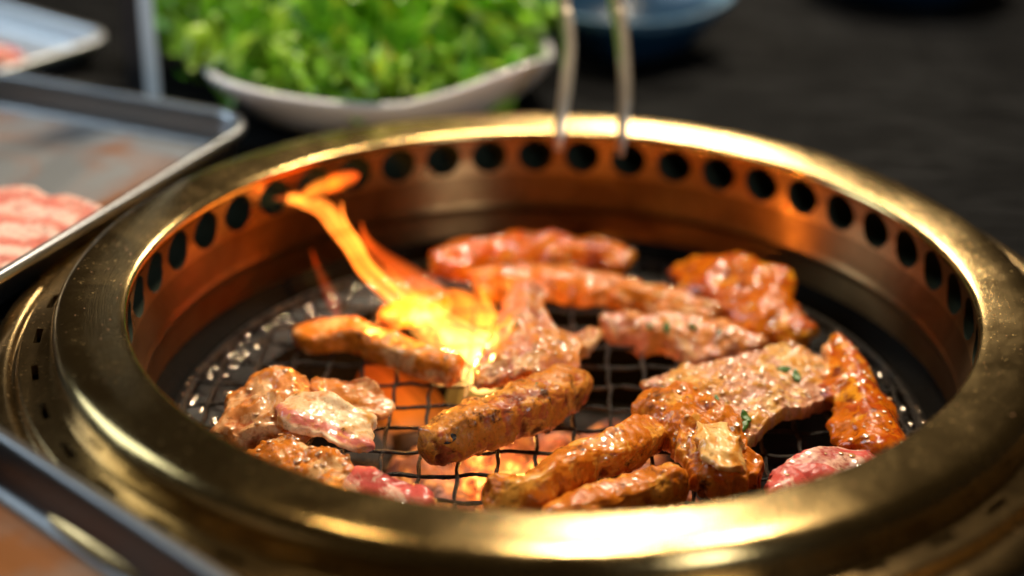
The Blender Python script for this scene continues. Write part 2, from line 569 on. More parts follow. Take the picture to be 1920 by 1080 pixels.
# ------------------------------------------------------------------ wire grate
grate = empty('wire_grate', (0, 0, -4.6))
tag(grate, 'round charred wire grate with crimped crossing wires inside the grill', 'grate')
def crimped(axis, off, ang, jit):
    R = 12.75
    L = math.sqrt(max(R * R - off * off, 0.01))
    pts = []
    step = 1.26 if axis == 'x' else 1.5
    other = 1.5 if axis == 'x' else 1.26
    n = max(int(2 * L / 0.09), 6)
    sgn = 1 if int(round(off / step)) % 2 else -1
    for i in range(n + 1):
        s = -L + 2 * L * i / n
        wob = 0.05 * noise.noise(Vector((s * 0.5, off, 3.1)))
        z = 0.05 * sgn * math.cos(PI * s / other)
        lat = off + wob + 0.03 * math.sin(2 * PI * s / other * 1.0 + off)
        rr = 0.070 + 0.022 * noise.noise(Vector((s * 2.3, off * 3, 1.0))) + 0.024 * max(0.0, noise.noise(Vector((s * 5, off * 3, 5.0)))) + 0.012 * noise.noise(Vector((s * 11, off * 3, 5.0)))
        p = (lat, s) if axis == 'x' else (s, lat)
        ca, sa = math.cos(ang), math.sin(ang)
        pts.append((p[0] * ca - p[1] * sa, p[0] * sa + p[1] * ca, z, rr, rr))
    return tube(pts, 7)[:2]
for k in range(-10, 11):
    off = k * 1.27 - 0.47
    if abs(off) < 12.4:
        mesh('wire', *crimped('x', off, math.radians(0.3), 0), MAT['wire'], grate)
for k in range(-9, 9):
    off = k * 1.5 + 0.03
    if abs(off) < 12.4:
        mesh('wire', *crimped('y', off, math.radians(1.6), 0), MAT['wire'], grate)
mesh('frame_ring', *lathe([(12.75 + 0.13 * math.cos(2 * PI * k / 8), 0.13 * math.sin(2 * PI * k / 8)) for k in range(8)], 128, True), MAT['wire'], grate)

# ------------------------------------------------------------------ charcoal
def ember_mat(name, hot, level):
    t = NT(name)
    tc = t.coords()
    n1 = t.noise(tc, 0.8, 4, 0.6, 0.5)
    n2 = t.noise(tc, 2.4, 5, 0.65)
    ash = t.mix(t.ramp(n2, [(0.35, 0), (0.65, 1)]), (0.44, 0.25, 0.23), (0.03, 0.02, 0.017))
    mixn = t.math('ADD', t.math('MULTIPLY', n1, 0.6), t.math('MULTIPLY', n2, 0.4))
    glow = t.ramp(mixn, [(0.36, (0.35, 0.05, 0.03)), (0.48, (0.85, 0.13, 0.03)), (0.57, (1.0, 0.27, 0.035)), (0.70, (1.0, 0.62, 0.2))])
    st = t.math('MULTIPLY', t.ramp(mixn, [(0.42, 0.01), (0.52, 0.3), (0.6, 1.0)]), level)
    return t.set(**{'Base Color': ash, 'Roughness': 0.9, 'Emission Color': glow, 'Emission Strength': st, 'Normal': t.bump(n2, 0.6, 0.004)})
MAT['ember'] = ember_mat('ember', 1, 0.8)
MAT['ember_hot'] = ember_mat('ember_hot', 1, 3.6)
MAT['charcoal'] = simple('charcoal', (0.02, 0.018, 0.017), 0.8, 0, (2, 0.6, 0.004))

def coal_mesh(seed):
    """a broken charcoal log with a hollow running through it"""
    random.seed(seed)
    vs, fs = [], []
    L = random.uniform(1.1, 2.0); R = random.uniform(0.75, 1.15); m = 18
    rings = [(-L, 0.30), (-L, 0.62), (-L * 0.97, 0.93), (-L * 0.5, 1.0), (0, 1.02), (L * 0.5, 1.0), (L * 0.97, 0.92), (L, 0.60), (L, 0.30), (L * 0.5, 0.28), (-L * 0.5, 0.28)]
    for x, r in rings:
        for k in range(m):
            a = 2 * PI * k / m
            q = Vector((x, math.cos(a) * R * r, math.sin(a) * R * r))
            d = 1 + 0.16 * fbm(q, 0.8, 3, seed * 3.3)
            hexa = 1.0 - 0.06 * math.cos(6 * a)
            vs.append((q.x * (1 + 0.1 * fbm(q, 1.1, 2, seed)), q.y * d * hexa, q.z * d * hexa))
    n = len(rings)
    for i in range(n):
        for k in range(m):
            fs.append((i * m + k, i * m + (k + 1) % m, ((i + 1) % n) * m + (k + 1) % m, ((i + 1) % n) * m + k))
    return vs, fs
coals = []
for s in range(5):
    vs_, fs_ = coal_mesh(s + 1)
    me = bpy.data.meshes.new('charcoal_lump')
    me.from_pydata([(a * CM, b * CM, c * CM) for a, b, c in vs_], [], fs_)
    me.polygons.foreach_set('use_smooth', [True] * len(me.polygons))
    me.materials.append(MAT['ember'])
    coals.append(me)
random.seed(21)
def put_coal(x, y, z, mat, label, i):
    o = bpy.data.objects.new('charcoal_lump', coals[i % 5])
    col.objects.link(o)
    o.location = (x * CM, y * CM, z * CM)
    o.rotation_euler = (random.uniform(0, 6.28), random.uniform(-0.5, 0.5), random.uniform(0, 6.28))
    sc_ = random.uniform(0.55, 0.78); o.scale = (sc_, sc_, sc_)
    o.material_slots[0].link = 'OBJECT'
    o.material_slots[0].material = mat
    tag(o, label, 'charcoal', 'charcoal lumps burning under the grate')
HOT = [(-2.3, 0.4), (-1.3, -0.4), (-2.0, 1.7), (-0.3, 1.2), (0.1, -1.6), (-1.3, -2.0), (0.9, -0.4), (4.2, -3.4), (4.9, -2.9), (0.6, -3.4), (-0.6, -3.3)]
k = 0
for (x, y) in HOT:
    put_coal(x, y, -7.9 + random.uniform(-0.2, 0.2), MAT['ember_hot'], 'bright orange glowing charcoal lump directly beneath the flame and grate', k); k += 1
spots = []
for gx in range(-4, 5):
    for gy in range(-5, 4):
        x, y = gx * 1.45 + 0.6 * (gy % 2) + random.uniform(-0.25, 0.25), gy * 1.25 + random.uniform(-0.25, 0.25) - 0.2
        if math.hypot(x + 0.2, y + 1.2) < 5.6 and min(math.hypot(x - a_, y - b_) for a_, b_ in HOT) > 0.85:
            spots.append((x, y))
for (x, y) in spots:
    put_coal(x, y, -8.25 + random.uniform(-0.35, 0.25), MAT['ember'], 'ash pink glowing charcoal lump seen through the grate below the meat', k); k += 1
for i in range(16):
    a_ = 2 * PI * i / 16
    put_coal(7.2 * math.cos(a_), -0.8 + 6.6 * math.sin(a_), -8.8, MAT['charcoal'], 'unlit black charcoal lump at the dark edge of the fire pit', k); k += 1
bed = mesh('ash_bed', *lathe([(9.9, -9.9), (6, -9.3), (2.5, -9.1), (0.05, -9.1)], 48), MAT['charcoal'])
tag(bed, 'dark bed of ash and cinders beneath the burning charcoal', 'ash', kind='stuff')

# ------------------------------------------------------------------ flame
def flame_mat(name, base_pt, tip_pt, stops, strength, wisp=0.5):
    t = NT(name)
    t.t.nodes.remove(t.b)
    tc = t.n('ShaderNodeTexCoord')
    b = Vector(base_pt) * CM; e = Vector(tip_pt) * CM
    ax = (e - b)
    sub = t.n('ShaderNodeVectorMath', operation='SUBTRACT'); t.l(tc.outputs['Object'], sub.inputs[0]); sub.inputs[1].default_value = b
    dot = t.n('ShaderNodeVectorMath', operation='DOT_PRODUCT'); t.l(sub.outputs[0], dot.inputs[0]); dot.inputs[1].default_value = ax / ax.length_squared
    f = dot.outputs['Value']
    colr = t.ramp(f, [(p, c) for p, c, s in stops])
    stv = t.ramp(f, [(p, s) for p, c, s in stops])
    em = t.n('ShaderNodeEmission')
    t.l(colr, em.inputs[0])
    along = t.n('ShaderNodeVectorMath', operation='SCALE'); along.inputs[0].default_value = ax * 0.85; t.l(f, along.inputs['Scale'])
    sq = t.n('ShaderNodeVectorMath', operation='SUBTRACT'); t.l(sub.outputs[0], sq.inputs[0]); t.l(along.outputs[0], sq.inputs[1])
    mp = t.n('ShaderNodeMapping'); mp.inputs['Scale'].default_value = (100, 100, 100)
    t.l(sq.outputs[0], mp.inputs[0])
    ns = t.noise(mp.outputs[0], 0.9, 2, 0.4, 0.0)
    w = t.ramp(ns, [(0.35, 1 - wisp), (0.65, 1.0)])
    t.l(t.math('MULTIPLY', t.math('MULTIPLY', stv, w), strength), em.inputs[1])
    t.l(em.outputs[0], t.out.inputs['Volume'])
    return t.m
YEL, ORA, RED = (1.0, 0.50, 0.10), (1.0, 0.22, 0.018), (1.0, 0.10, 0.008)
def flame(name, path, mat, parent, sub=6, wob=0.25, m=20):
    pts = smooth_poly(path, sub)
    out = []
    for i, p in enumerate(pts):
        q = Vector(p[:3])
        out.append((q.x + wob * noise.noise(q * 0.6), q.y + wob * noise.noise(q * 0.6 + Vector((9, 0, 0))), q.z, max(p[3], 0.02), max(p[4], 0.02)))
    # a soft outer sheath, a body and a core share one material: the light adds up towards the middle
    shell = None
    for k, (g, nm) in enumerate(((1.05, name), (0.72, 'flame_inner'), (0.42, 'flame_core'))):
        v, f, _ = tube([(p[0], p[1], p[2], p[3] * g, p[4] * g) for p in out], m)
        o = mesh(nm, v, f, mat, parent if shell is None else shell)
        shell = shell or o
    return shell
fire = empty('flame', (0, 0, 0))
tag(fire, 'tall orange flame leaning left from the charcoal to the exhaust holes', 'flame')
fm = flame_mat('flame_main', (-2.59, 2.41, -4.60), (-10.77, 9.01, -0.75), [(0.0, (1.0, 0.62, 0.2), 1.0), (0.2, (1.0, 0.48, 0.10), 0.7), (0.42, (1.0, 0.27, 0.028), 0.44), (0.75, (1.0, 0.17, 0.012), 0.46), (1.0, RED, 0.4)], 38, 0.6)
flame('flame_body', [(-2.27, 1.60, -4.25) + (0.85, 0.9), (-2.69, 2.30, -3.93) + (1.0, 0.85), (-3.70, 3.20, -3.61) + (0.88, 0.68), (-4.94, 4.20, -3.19) + (0.70, 0.52), (-6.19, 5.10, -2.57) + (0.50, 0.40),
                     (-7.15, 5.90, -1.88) + (0.35, 0.34), (-7.91, 6.60, -1.17) + (0.31, 0.32), (-8.58, 7.30, -0.62) + (0.33, 0.34), (-9.48, 8.00, -0.42) + (0.32, 0.30), (-10.25, 8.40, -0.48) + (0.2, 0.2), (-10.88, 8.70, -0.62) + (0.02, 0.02)], fm, fire)
flame('flame_strand', [(-3.61, 3.30, -3.79) + (0.2, 0.2), (-5.27, 4.60, -2.96) + (0.15, 0.16), (-6.49, 5.60, -2.21) + (0.10, 0.12), (-7.45, 6.50, -1.40) + (0.09, 0.1), (-8.07, 7.20, -0.74) + (0.07, 0.08), (-8.25, 7.80, -0.35) + (0.02, 0.02)], fm, fire)
flame('flame_strand', [(-4.62, 3.80, -3.68) + (0.18, 0.18), (-5.97, 4.80, -2.97) + (0.13, 0.14), (-7.31, 5.80, -2.10) + (0.09, 0.1), (-8.34, 6.80, -1.23) + (0.08, 0.09), (-9.11, 7.50, -0.68) + (0.05, 0.06), (-9.75, 8.00, -0.65) + (0.02, 0.02)], fm, fire)
fm2 = flame_mat('flame_curl', (-9.80, 8.10, -0.52), (-7.59, 9.90, -0.05), [(0.0, RED, 0.4), (0.4, ORA, 0.8), (0.8, (1.0, 0.26, 0.02), 0.9), (1.0, RED, 0.5)], 42, 0.4)
flame('flame_curl', [(-9.98, 8.20, -0.56) + (0.05, 0.05), (-9.46, 8.60, -0.32) + (0.22, 0.25), (-8.80, 9.10, -0.16) + (0.30, 0.30), (-8.14, 9.60, -0.08) + (0.34, 0.27), (-7.71, 9.90, -0.05) + (0.2, 0.2), (-7.52, 10.00, -0.04) + (0.02, 0.02)], fm2, fire)
fm3 = flame_mat('flame_side', (-2.36, 3.60, -3.91), (-7.43, 8.50, -1.52), [(0.0, (1.0, 0.36, 0.05), 0.3), (0.35, (1.0, 0.26, 0.028), 0.5), (0.6, (1.0, 0.17, 0.012), 0.55), (1.0, RED, 0.25)], 32, 0.6)
flame('flame_tongue', [(-2.55, 3.40, -4.03) + (0.7, 0.4), (-2.99, 4.40, -3.59) + (0.62, 0.34), (-3.74, 5.40, -3.27) + (0.55, 0.3), (-4.80, 6.20, -3.07) + (0.58, 0.32), (-5.88, 7.00, -2.81) + (0.5, 0.3), (-6.71, 7.70, -2.44) + (0.34, 0.22), (-7.20, 8.20, -1.94) + (0.15, 0.13), (-7.49, 8.70, -1.49) + (0.02, 0.02)], fm3, fire)
flame('flame_tongue', [(-2.34, 3.20, -4.14) + (0.6, 0.6), (-2.45, 4.20, -3.67) + (0.42, 0.45), (-2.83, 5.00, -3.32) + (0.35, 0.4), (-3.36, 5.70, -3.12) + (0.24, 0.26), (-3.89, 6.10, -3.00) + (0.02, 0.02)], fm3, fire)
flame('flame_tongue', [(-2.99, 2.60, -4.01) + (0.3, 0.3), (-3.94, 3.90, -3.49) + (0.3, 0.3), (-4.92, 5.20, -3.03) + (0.2, 0.22), (-5.74, 6.00, -2.73) + (0.14, 0.14), (-6.41, 6.70, -2.46) + (0.02, 0.02)], fm3, fire)
flame('flame_tongue', [(-2.05, 3.20, -3.91) + (0.4, 0.4), (-2.20, 4.40, -3.44) + (0.24, 0.26), (-2.50, 5.30, -3.15) + (0.15, 0.16), (-2.67, 5.80, -2.93) + (0.02, 0.02)], fm3, fire)
fm4 = flame_mat('flame_faint', (-7.84, 6.00, -4.41), (-9.47, 8.00, -2.70), [(0.0, RED, 0.6), (1.0, RED, 0.35)], 13, 0.6)
flame('flame_wisp', [(-8.07, 6.20, -4.52) + (0.05, 0.05), (-8.42, 6.70, -4.09) + (0.26, 0.26), (-8.89, 7.30, -3.49) + (0.2, 0.2), (-9.29, 7.80, -2.94) + (0.1, 0.1), (-9.57, 8.20, -2.52) + (0.02, 0.02)], fm4, fire)
fm5 = flame_mat('flame_low', (-5.34, 2.27, -8.20), (-6.17, 3.36, -5.00), [(0.0, (1.0, 0.24, 0.02), 1.0), (0.6, (1.0, 0.13, 0.008), 0.8), (1.0, RED, 0.45)], 8, 0.6)
flame('flame_root', [(-4.67, 3.78, -8.40) + (1.2, 1.0), (-5.18, 4.03, -7.40) + (1.5, 1.2), (-5.95, 3.86, -6.40) + (1.5, 1.1), (-6.50, 3.64, -5.50) + (1.0, 0.8), (-6.80, 3.74, -5.00) + (0.1, 0.1)], fm5, fire)
fm6 = flame_mat('flame_core', (-2.04, 3.57, -8.20), (-2.63, 3.18, -4.80), [(0.0, (1.0, 0.40, 0.05), 0.6), (0.6, (1.0, 0.55, 0.13), 1.0), (1.0, (1.0, 0.58, 0.15), 1.0)], 5, 0.7)
flame('flame_root', [(-1.74, 3.75, -8.30) + (1.3, 1.2), (-2.04, 3.62, -7.30) + (1.5, 1.3), (-2.34, 3.46, -6.30) + (1.45, 1.2), (-2.47, 3.08, -5.30) + (1.2, 1.0), (-2.52, 2.82, -4.60) + (0.6, 0.6)], fm6, fire)
def fire_lamp(name, loc, power, radius, color):
    d = bpy.data.lights.new(name, 'POINT')
    d.energy = power; d.color = color; d.shadow_soft_size = radius * CM
    o = bpy.data.objects.new(name, d); col.objects.link(o); o.location = Vector(loc) * CM
fire_lamp('flame_light', (-3.62, 3.40, -3.84), 0.14, 0.25, (1.0, 0.48, 0.12))
fire_lamp('flame_light', (-6.73, 5.60, -2.17), 0.09, 0.2, (1.0, 0.38, 0.06))
fire_lamp('ember_light', (-1.0, 0.2, -6.2), 0.022, 0.3, (1.0, 0.40, 0.08))


# ------------------------------------------------------------------ meat
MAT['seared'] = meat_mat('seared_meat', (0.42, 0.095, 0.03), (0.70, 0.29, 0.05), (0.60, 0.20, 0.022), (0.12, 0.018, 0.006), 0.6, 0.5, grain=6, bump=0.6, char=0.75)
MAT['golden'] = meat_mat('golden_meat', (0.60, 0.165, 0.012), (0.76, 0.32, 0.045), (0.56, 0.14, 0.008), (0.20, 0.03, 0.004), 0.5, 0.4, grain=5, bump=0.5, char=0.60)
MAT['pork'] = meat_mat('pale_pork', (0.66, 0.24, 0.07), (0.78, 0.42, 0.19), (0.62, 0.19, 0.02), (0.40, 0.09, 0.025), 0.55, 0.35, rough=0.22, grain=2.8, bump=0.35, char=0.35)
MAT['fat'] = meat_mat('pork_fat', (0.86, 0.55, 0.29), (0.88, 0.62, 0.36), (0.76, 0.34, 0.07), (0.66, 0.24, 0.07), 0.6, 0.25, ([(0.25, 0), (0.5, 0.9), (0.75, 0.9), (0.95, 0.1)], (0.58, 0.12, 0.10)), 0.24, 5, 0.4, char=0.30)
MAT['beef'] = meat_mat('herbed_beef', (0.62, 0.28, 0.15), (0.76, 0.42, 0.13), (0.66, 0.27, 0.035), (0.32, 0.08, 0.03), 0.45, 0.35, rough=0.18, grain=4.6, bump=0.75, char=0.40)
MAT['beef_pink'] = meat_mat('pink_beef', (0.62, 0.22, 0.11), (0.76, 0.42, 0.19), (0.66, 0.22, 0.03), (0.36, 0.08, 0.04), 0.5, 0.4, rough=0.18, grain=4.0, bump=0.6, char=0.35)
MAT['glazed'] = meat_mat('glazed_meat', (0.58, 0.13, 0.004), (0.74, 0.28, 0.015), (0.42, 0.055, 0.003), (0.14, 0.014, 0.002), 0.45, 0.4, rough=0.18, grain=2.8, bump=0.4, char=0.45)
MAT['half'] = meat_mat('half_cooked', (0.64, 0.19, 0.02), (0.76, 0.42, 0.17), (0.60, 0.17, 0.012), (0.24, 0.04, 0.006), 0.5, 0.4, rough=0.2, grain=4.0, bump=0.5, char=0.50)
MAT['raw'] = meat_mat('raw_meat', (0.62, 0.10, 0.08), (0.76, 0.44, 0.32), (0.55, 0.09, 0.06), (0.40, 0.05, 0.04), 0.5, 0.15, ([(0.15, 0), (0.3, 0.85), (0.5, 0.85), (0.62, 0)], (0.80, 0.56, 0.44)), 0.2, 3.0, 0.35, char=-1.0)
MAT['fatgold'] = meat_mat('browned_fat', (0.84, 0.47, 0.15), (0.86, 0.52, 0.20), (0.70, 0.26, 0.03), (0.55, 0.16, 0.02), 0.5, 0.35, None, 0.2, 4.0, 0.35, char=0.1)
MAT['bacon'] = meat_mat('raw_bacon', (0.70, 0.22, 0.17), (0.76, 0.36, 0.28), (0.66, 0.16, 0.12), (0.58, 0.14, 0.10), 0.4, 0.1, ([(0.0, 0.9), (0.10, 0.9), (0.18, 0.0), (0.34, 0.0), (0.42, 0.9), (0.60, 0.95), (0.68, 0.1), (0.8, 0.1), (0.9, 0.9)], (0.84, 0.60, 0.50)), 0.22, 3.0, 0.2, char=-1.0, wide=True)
MAT['char'] = simple('char_spot', (0.012, 0.009, 0.008), 0.5, 0, (6, 0.6, 0.001))

def relief_at(q, seed, amp, scale, fine, ridge):
    """displacement of the surface at q and a 0..1 relief value used for crust and creases"""
    big = fbm(q, scale, 3, seed)
    rg = 1 - 2 * abs(noise.noise(q * (scale * 1.6) + Vector((seed * 2.1, seed, 7))))      # sharp folds
    mid = fbm(q, 2.6, 2, seed + 5)
    sm = noise.noise(q * 7.5 + Vector((seed, 3, 1))) + 0.6 * noise.noise(q * 15 + Vector((seed, 1, 9)))
    d = amp * big + ridge * rg + fine * mid + fine * 0.42 * sm
    rel = 0.5 + 0.35 * big + 0.22 * mid + 0.2 * sm + 0.25 * rg * (1 if ridge > 0 else 0.3)
    return d, min(1.0, max(0.0, rel))

def strip(name, label, path, mat, seed, amp=0.11, scale=0.7, m=84, sub=None, power=0.6, fine=0.05, ridge=0.03, twist=0.5, cat='meat', group='meat grilling on the wire grate', parent=None, blunt=0.42, ribs=0.0):
    L0 = sum((Vector(path[i + 1][:3]) - Vector(path[i][:3])).length for i in range(len(path) - 1))
    sub = sub or max(4, int(L0 / 0.065 / (len(path) - 1)))
    pts = smooth_poly(path, sub)
    n = len(pts)
    out = []
    acc = [0.0]
    for i in range(1, n):
        acc.append(acc[-1] + (Vector(pts[i][:3]) - Vector(pts[i - 1][:3])).length)
    L = acc[-1]
    for i, p in enumerate(pts):
        e = min(acc[i], L - acc[i])
        k = 1.0 if e > blunt else max(1 - (1 - e / blunt) ** 2.6, 0.0) ** 0.45
        s = acc[i]
        wv = 1 + 0.20 * noise.noise(Vector((s * 0.55, seed, 2.0))); hv = 1 + 0.16 * noise.noise(Vector((s * 0.7, seed, 8.0)))
        out.append((p[0], p[1], p[2] - 0.1, max(0.88 * p[3] * k * wv, 0.02), max(0.86 * p[4] * k * hv, 0.02), twist * noise.noise(Vector((s * 0.3, seed * 1.3, 4.0)))))
    v, f, al = tube(out, m, True, power)
    vs, rel = [], []
    for j, q in enumerate(v):
        i = j // m
        c = Vector(out[i][:3])
        d = (q - c)
        r = d.length
        d = d / r if r > 1e-6 else Vector((0, 0, 1))
        dd, rl = relief_at(q, seed, amp, scale, fine, ridge)
        if ribs:
            rb = noise.noise(Vector((acc[i] * 3.2 + 0.5 * noise.noise(q), 0.5 * al[j], seed)))
            dd += ribs * rb; rl = min(1, max(0, rl + 0.5 * rb))
        g = min(1.0, r / 0.35)
        vs.append(q + d * dd * g); rel.append(rl)
    o = mesh(name, vs, f, mat, parent, attrs={'across': al, 'relief': rel})
    if parent is None:
        tag(o, label, cat, group)
    return o

def sheet(name, label, net, thick, mat, seed, amp=0.14, scale=0.8, nu=120, nv=96, edge=0.4, fine=0.05, ridge=0.04, cat='meat', group='meat grilling on the wire grate', parent=None):
    su = max(nu // (len(net[0]) - 1), 2); sv = max(nv // (len(net) - 1), 2)
    rows = [smooth_poly(r, su) for r in net]
    ncol = len(rows[0])
    cols = [smooth_poly([r[c] for r in rows], sv) for c in range(ncol)]
    nrow = len(cols[0])
    C = sum((Vector(p) for r in net for p in r), Vector()) / (len(net) * len(net[0]))
    top, bot, ac, rel = [], [], [], []
    for j in range(nrow):
        for i in range(ncol):
            u, v = i / (ncol - 1), j / (nrow - 1)
            p = Vector(cols[i][j])
            e = min(u, 1 - u, v, 1 - v)
            d = (p - (Vector(cols[i][nrow // 2]) if min(v, 1 - v) < min(u, 1 - u) else C)); d.z = 0
            d = d.normalized() if d.length > 1e-5 else Vector((1, 0, 0))
            k = max(0.0, 1 - e / 0.22)
            cu = min(u, 1 - u); cv = min(v, 1 - v)
            corner = max(0.0, 1 - cu / 0.2) * max(0.0, 1 - cv / 0.2)
            p = p + d * (edge * fbm(p, 0.9, 4, seed + 11) * k) + (C - p) * 0.16 * corner
            h = thick * math.sqrt(min(1.0, e / 0.05 + 0.02))
            dd, rl = relief_at(p, seed, amp, scale, fine, ridge)
            top.append(Vector((p.x, p.y, p.z + dd + h * 0.5)))
            bot.append(Vector((p.x, p.y, p.z + dd * 0.8 - h * 0.5)))
            ac.append(2 * v - 1); rel.append(rl)
    n = len(top)
    fs = []
    for j in range(nrow - 1):
        for i in range(ncol - 1):
            a = j * ncol + i
            fs.append((a, a + ncol, a + ncol + 1, a + 1))
            fs.append((n + a, n + a + 1, n + a + ncol + 1, n + a + ncol))
    bd = [i for i in range(ncol)] + [j * ncol + ncol - 1 for j in range(1, nrow)] + [(nrow - 1) * ncol + i for i in range(ncol - 2, -1, -1)] + [j * ncol for j in range(nrow - 2, 0, -1)]
    for q in range(len(bd)):
        a, b = bd[q], bd[(q + 1) % len(bd)]
        fs.append((a, b, n + b, n + a))
    o = mesh(name, top + bot, fs, mat, parent, attrs={'across': ac + ac, 'relief': rel + rel})
    if parent is None:
        tag(o, label, cat, group)
    return o

def ribbon(name, label, path, thick, mat, seed, ruffle=0.25, camber=0.0, **kw):
    """flat strip of meat: path of (x, y, z, half_width, roll); roll < 0 tips the face towards the front"""
    pts = smooth_poly(path, 3)
    n = len(pts)
    net = [[] for _ in range(7)]
    P = [Vector(p[:3]) for p in pts]
    s = 0.0
    for i, p in enumerate(pts):
        if i: s += (P[i] - P[i - 1]).length
        T = (P[min(i + 1, n - 1)] - P[max(i - 1, 0)]).normalized()
        B = T.cross(Vector((0, 0, 1))).normalized(); N = B.cross(T)
        B, N = B * math.cos(p[4]) + N * math.sin(p[4]), N * math.cos(p[4]) - B * math.sin(p[4])
        for k in range(7):
            v = k / 3.0 - 1
            w = p[3] * (1 + 0.25 * noise.noise(Vector((s * 0.8, seed, v))))
            h = camber * v * v + ruffle * v * v * noise.noise(Vector((s * 0.9, seed * 1.7, 2 * v))) + 0.1 * noise.noise(Vector((s * 1.3, v * 1.5, seed)))
            net[k].append(tuple(P[i] + B * (w * v) + N * h))
    L = max(s, 1.0)
    kw.setdefault('nu', int(L / 0.06)); kw.setdefault('nv', 54)
    return sheet(name, label, net, thick, mat, seed, **kw)

MAT['juice'] = simple('juice', (0.62, 0.30, 0.12), 0.05, 0.0, None, 0, 1.0, 1.0)  # strongly reflective coat so the added droplets glint
MAT['juice'].node_tree.nodes['Principled BSDF'].inputs['Coat IOR'].default_value = 2.0
MAT['juice'].node_tree.nodes['Principled BSDF'].inputs['Coat Roughness'].default_value = 0.06
def surface(o, p):
    """vertex of o nearest to p and its normal, in centimetres"""
    q = Vector(p) * CM
    v = min(o.data.vertices, key=lambda w: (w.co - q).length_squared)
    return v.co / CM, v.normal.copy()
def flake(parent, p, ang, size=0.2, mat=None, name='herb_flake'):
    """small curled flake lying on the surface of its slice"""
    c, nrm = surface(parent, p)
    X = nrm.orthogonal().normalized(); Z = nrm; X.rotate(__import__('mathutils').Quaternion(nrm, ang)); Yv = Z.cross(X)
    vs, fs = [], []
    nu_, nv_ = 7, 5
    for lay in (1, 0):
        for j_ in range(nv_):
            for i_ in range(nu_):
                u, v = 2 * i_ / (nu_ - 1) - 1, 2 * j_ / (nv_ - 1) - 1
                w = math.sqrt(max(0.02, 1 - u * u * 0.95)) * 0.55
                h = 0.02 + 0.10 * size / 0.2 * (u * u * 0.6 - 0.2 * v * v) + 0.03 * math.sin(4 * u + ang * 3) + (0.03 if lay else 0.0)
                vs.append(c + X * (u * size) + Yv * (v * w * size) + Z * (h + 0.01))
    n = nu_ * nv_
    for j_ in range(nv_ - 1):
        for i_ in range(nu_ - 1):
            a_ = j_ * nu_ + i_
            fs.append((a_, a_ + 1, a_ + nu_ + 1, a_ + nu_)); fs.append((n + a_, n + a_ + nu_, n + a_ + nu_ + 1, n + a_ + 1))
    bd = list(range(nu_)) + [j_ * nu_ + nu_ - 1 for j_ in range(1, nv_)] + [(nv_ - 1) * nu_ + i_ for i_ in range(nu_ - 2, -1, -1)] + [j_ * nu_ for j_ in range(nv_ - 2, 0, -1)]
    for q in range(len(bd)):
        fs.append((bd[q], n + bd[q], n + bd[(q + 1) % len(bd)], bd[(q + 1) % len(bd)]))
    return mesh(name, vs, fs, mat or MAT['herb'], parent)
def beads(o, count, seed, r0=0.05, r1=0.12):
    """beads of fat and juice, added for glints, on the upper side of a piece of meat"""
    rnd = random.Random(seed)
    cand = [v for v in o.data.vertices if v.normal.z > 0.55]
    vs, fs = [], []
    for _ in range(count):
        v = rnd.choice(cand)
        c, Z = v.co / CM, (v.normal * 0.45 + Vector((rnd.uniform(-0.12, 0.12), rnd.uniform(-0.12, 0.12), 1.0))).normalized()
        X = Z.orthogonal().normalized(); Yv = Z.cross(X)
        r = rnd.uniform(r0, r1) * rnd.uniform(0.7, 1.2)
        b0 = len(vs)
        for e in (0.0, 0.5, 1.05):
            for k in range(8):
                t_ = 2 * PI * k / 8
                vs.append(c + X * (r * math.cos(e) * math.cos(t_)) + Yv * (r * math.cos(e) * math.sin(t_)) + Z * (r * 0.2 * math.sin(e) + 0.018))
        vs.append(c + Z * (r * 0.2 + 0.018))
        for q in range(2):
            for k in range(8):
                fs.append((b0 + q * 8 + k, b0 + q * 8 + (k + 1) % 8, b0 + q * 8 + 8 + (k + 1) % 8, b0 + q * 8 + 8 + k))
        for k in range(8):
            fs.append((b0 + 16 + k, b0 + 16 + (k + 1) % 8, b0 + 24))
    tag(mesh('juice_glint_beads', vs, fs, MAT['juice'], o), kind='stuff')

# back row
ribbon('meat_strip', 'long glossy red-orange strip lying against the back wall of the grill', [(-4.94, 10.15, -3.90)+(0.7,-0.3), (-3.64, 10.51, -3.75)+(0.85,-0.5), (-1.94, 10.80, -3.65)+(0.95,-0.5), (-0.00, 11.02, -3.65)+(0.95,-0.5), (1.73, 11.13, -3.70)+(0.85,-0.4), (3.28, 10.72, -3.85)+(0.75,-0.2)], 0.5, MAT['glazed'], 1.0, camber=-0.3, ridge=0.05, amp=0.12, fine=0.04)
ribbon('meat_strip', 'long pale-topped strip with orange underside just in front of the backmost strip', [(-3.28, 8.57, -3.95)+(0.7,-0.3), (-2.07, 8.83, -3.90)+(0.7,-0.3), (-0.61, 8.81, -3.85)+(0.72,-0.25), (1.28, 8.54, -3.90)+(0.7,-0.3), (2.94, 7.96, -3.92)+(0.65,-0.35), (4.56, 7.16, -3.92)+(0.75,-0.4), (6.36, 6.42, -4.00)+(0.75,-0.2)], 0.6, MAT['half'], 2.2, camber=-0.3, ridge=0.05, amp=0.12)
strip('meat_chunk', 'small reddish browned chunk half hidden behind the flame', [(-6.50, 5.27, -4.00)+(0.5,0.4), (-5.39, 5.92, -3.85)+(0.9,0.5), (-4.16, 7.10, -3.90)+(0.7,0.5)], MAT['half'], 3.1)
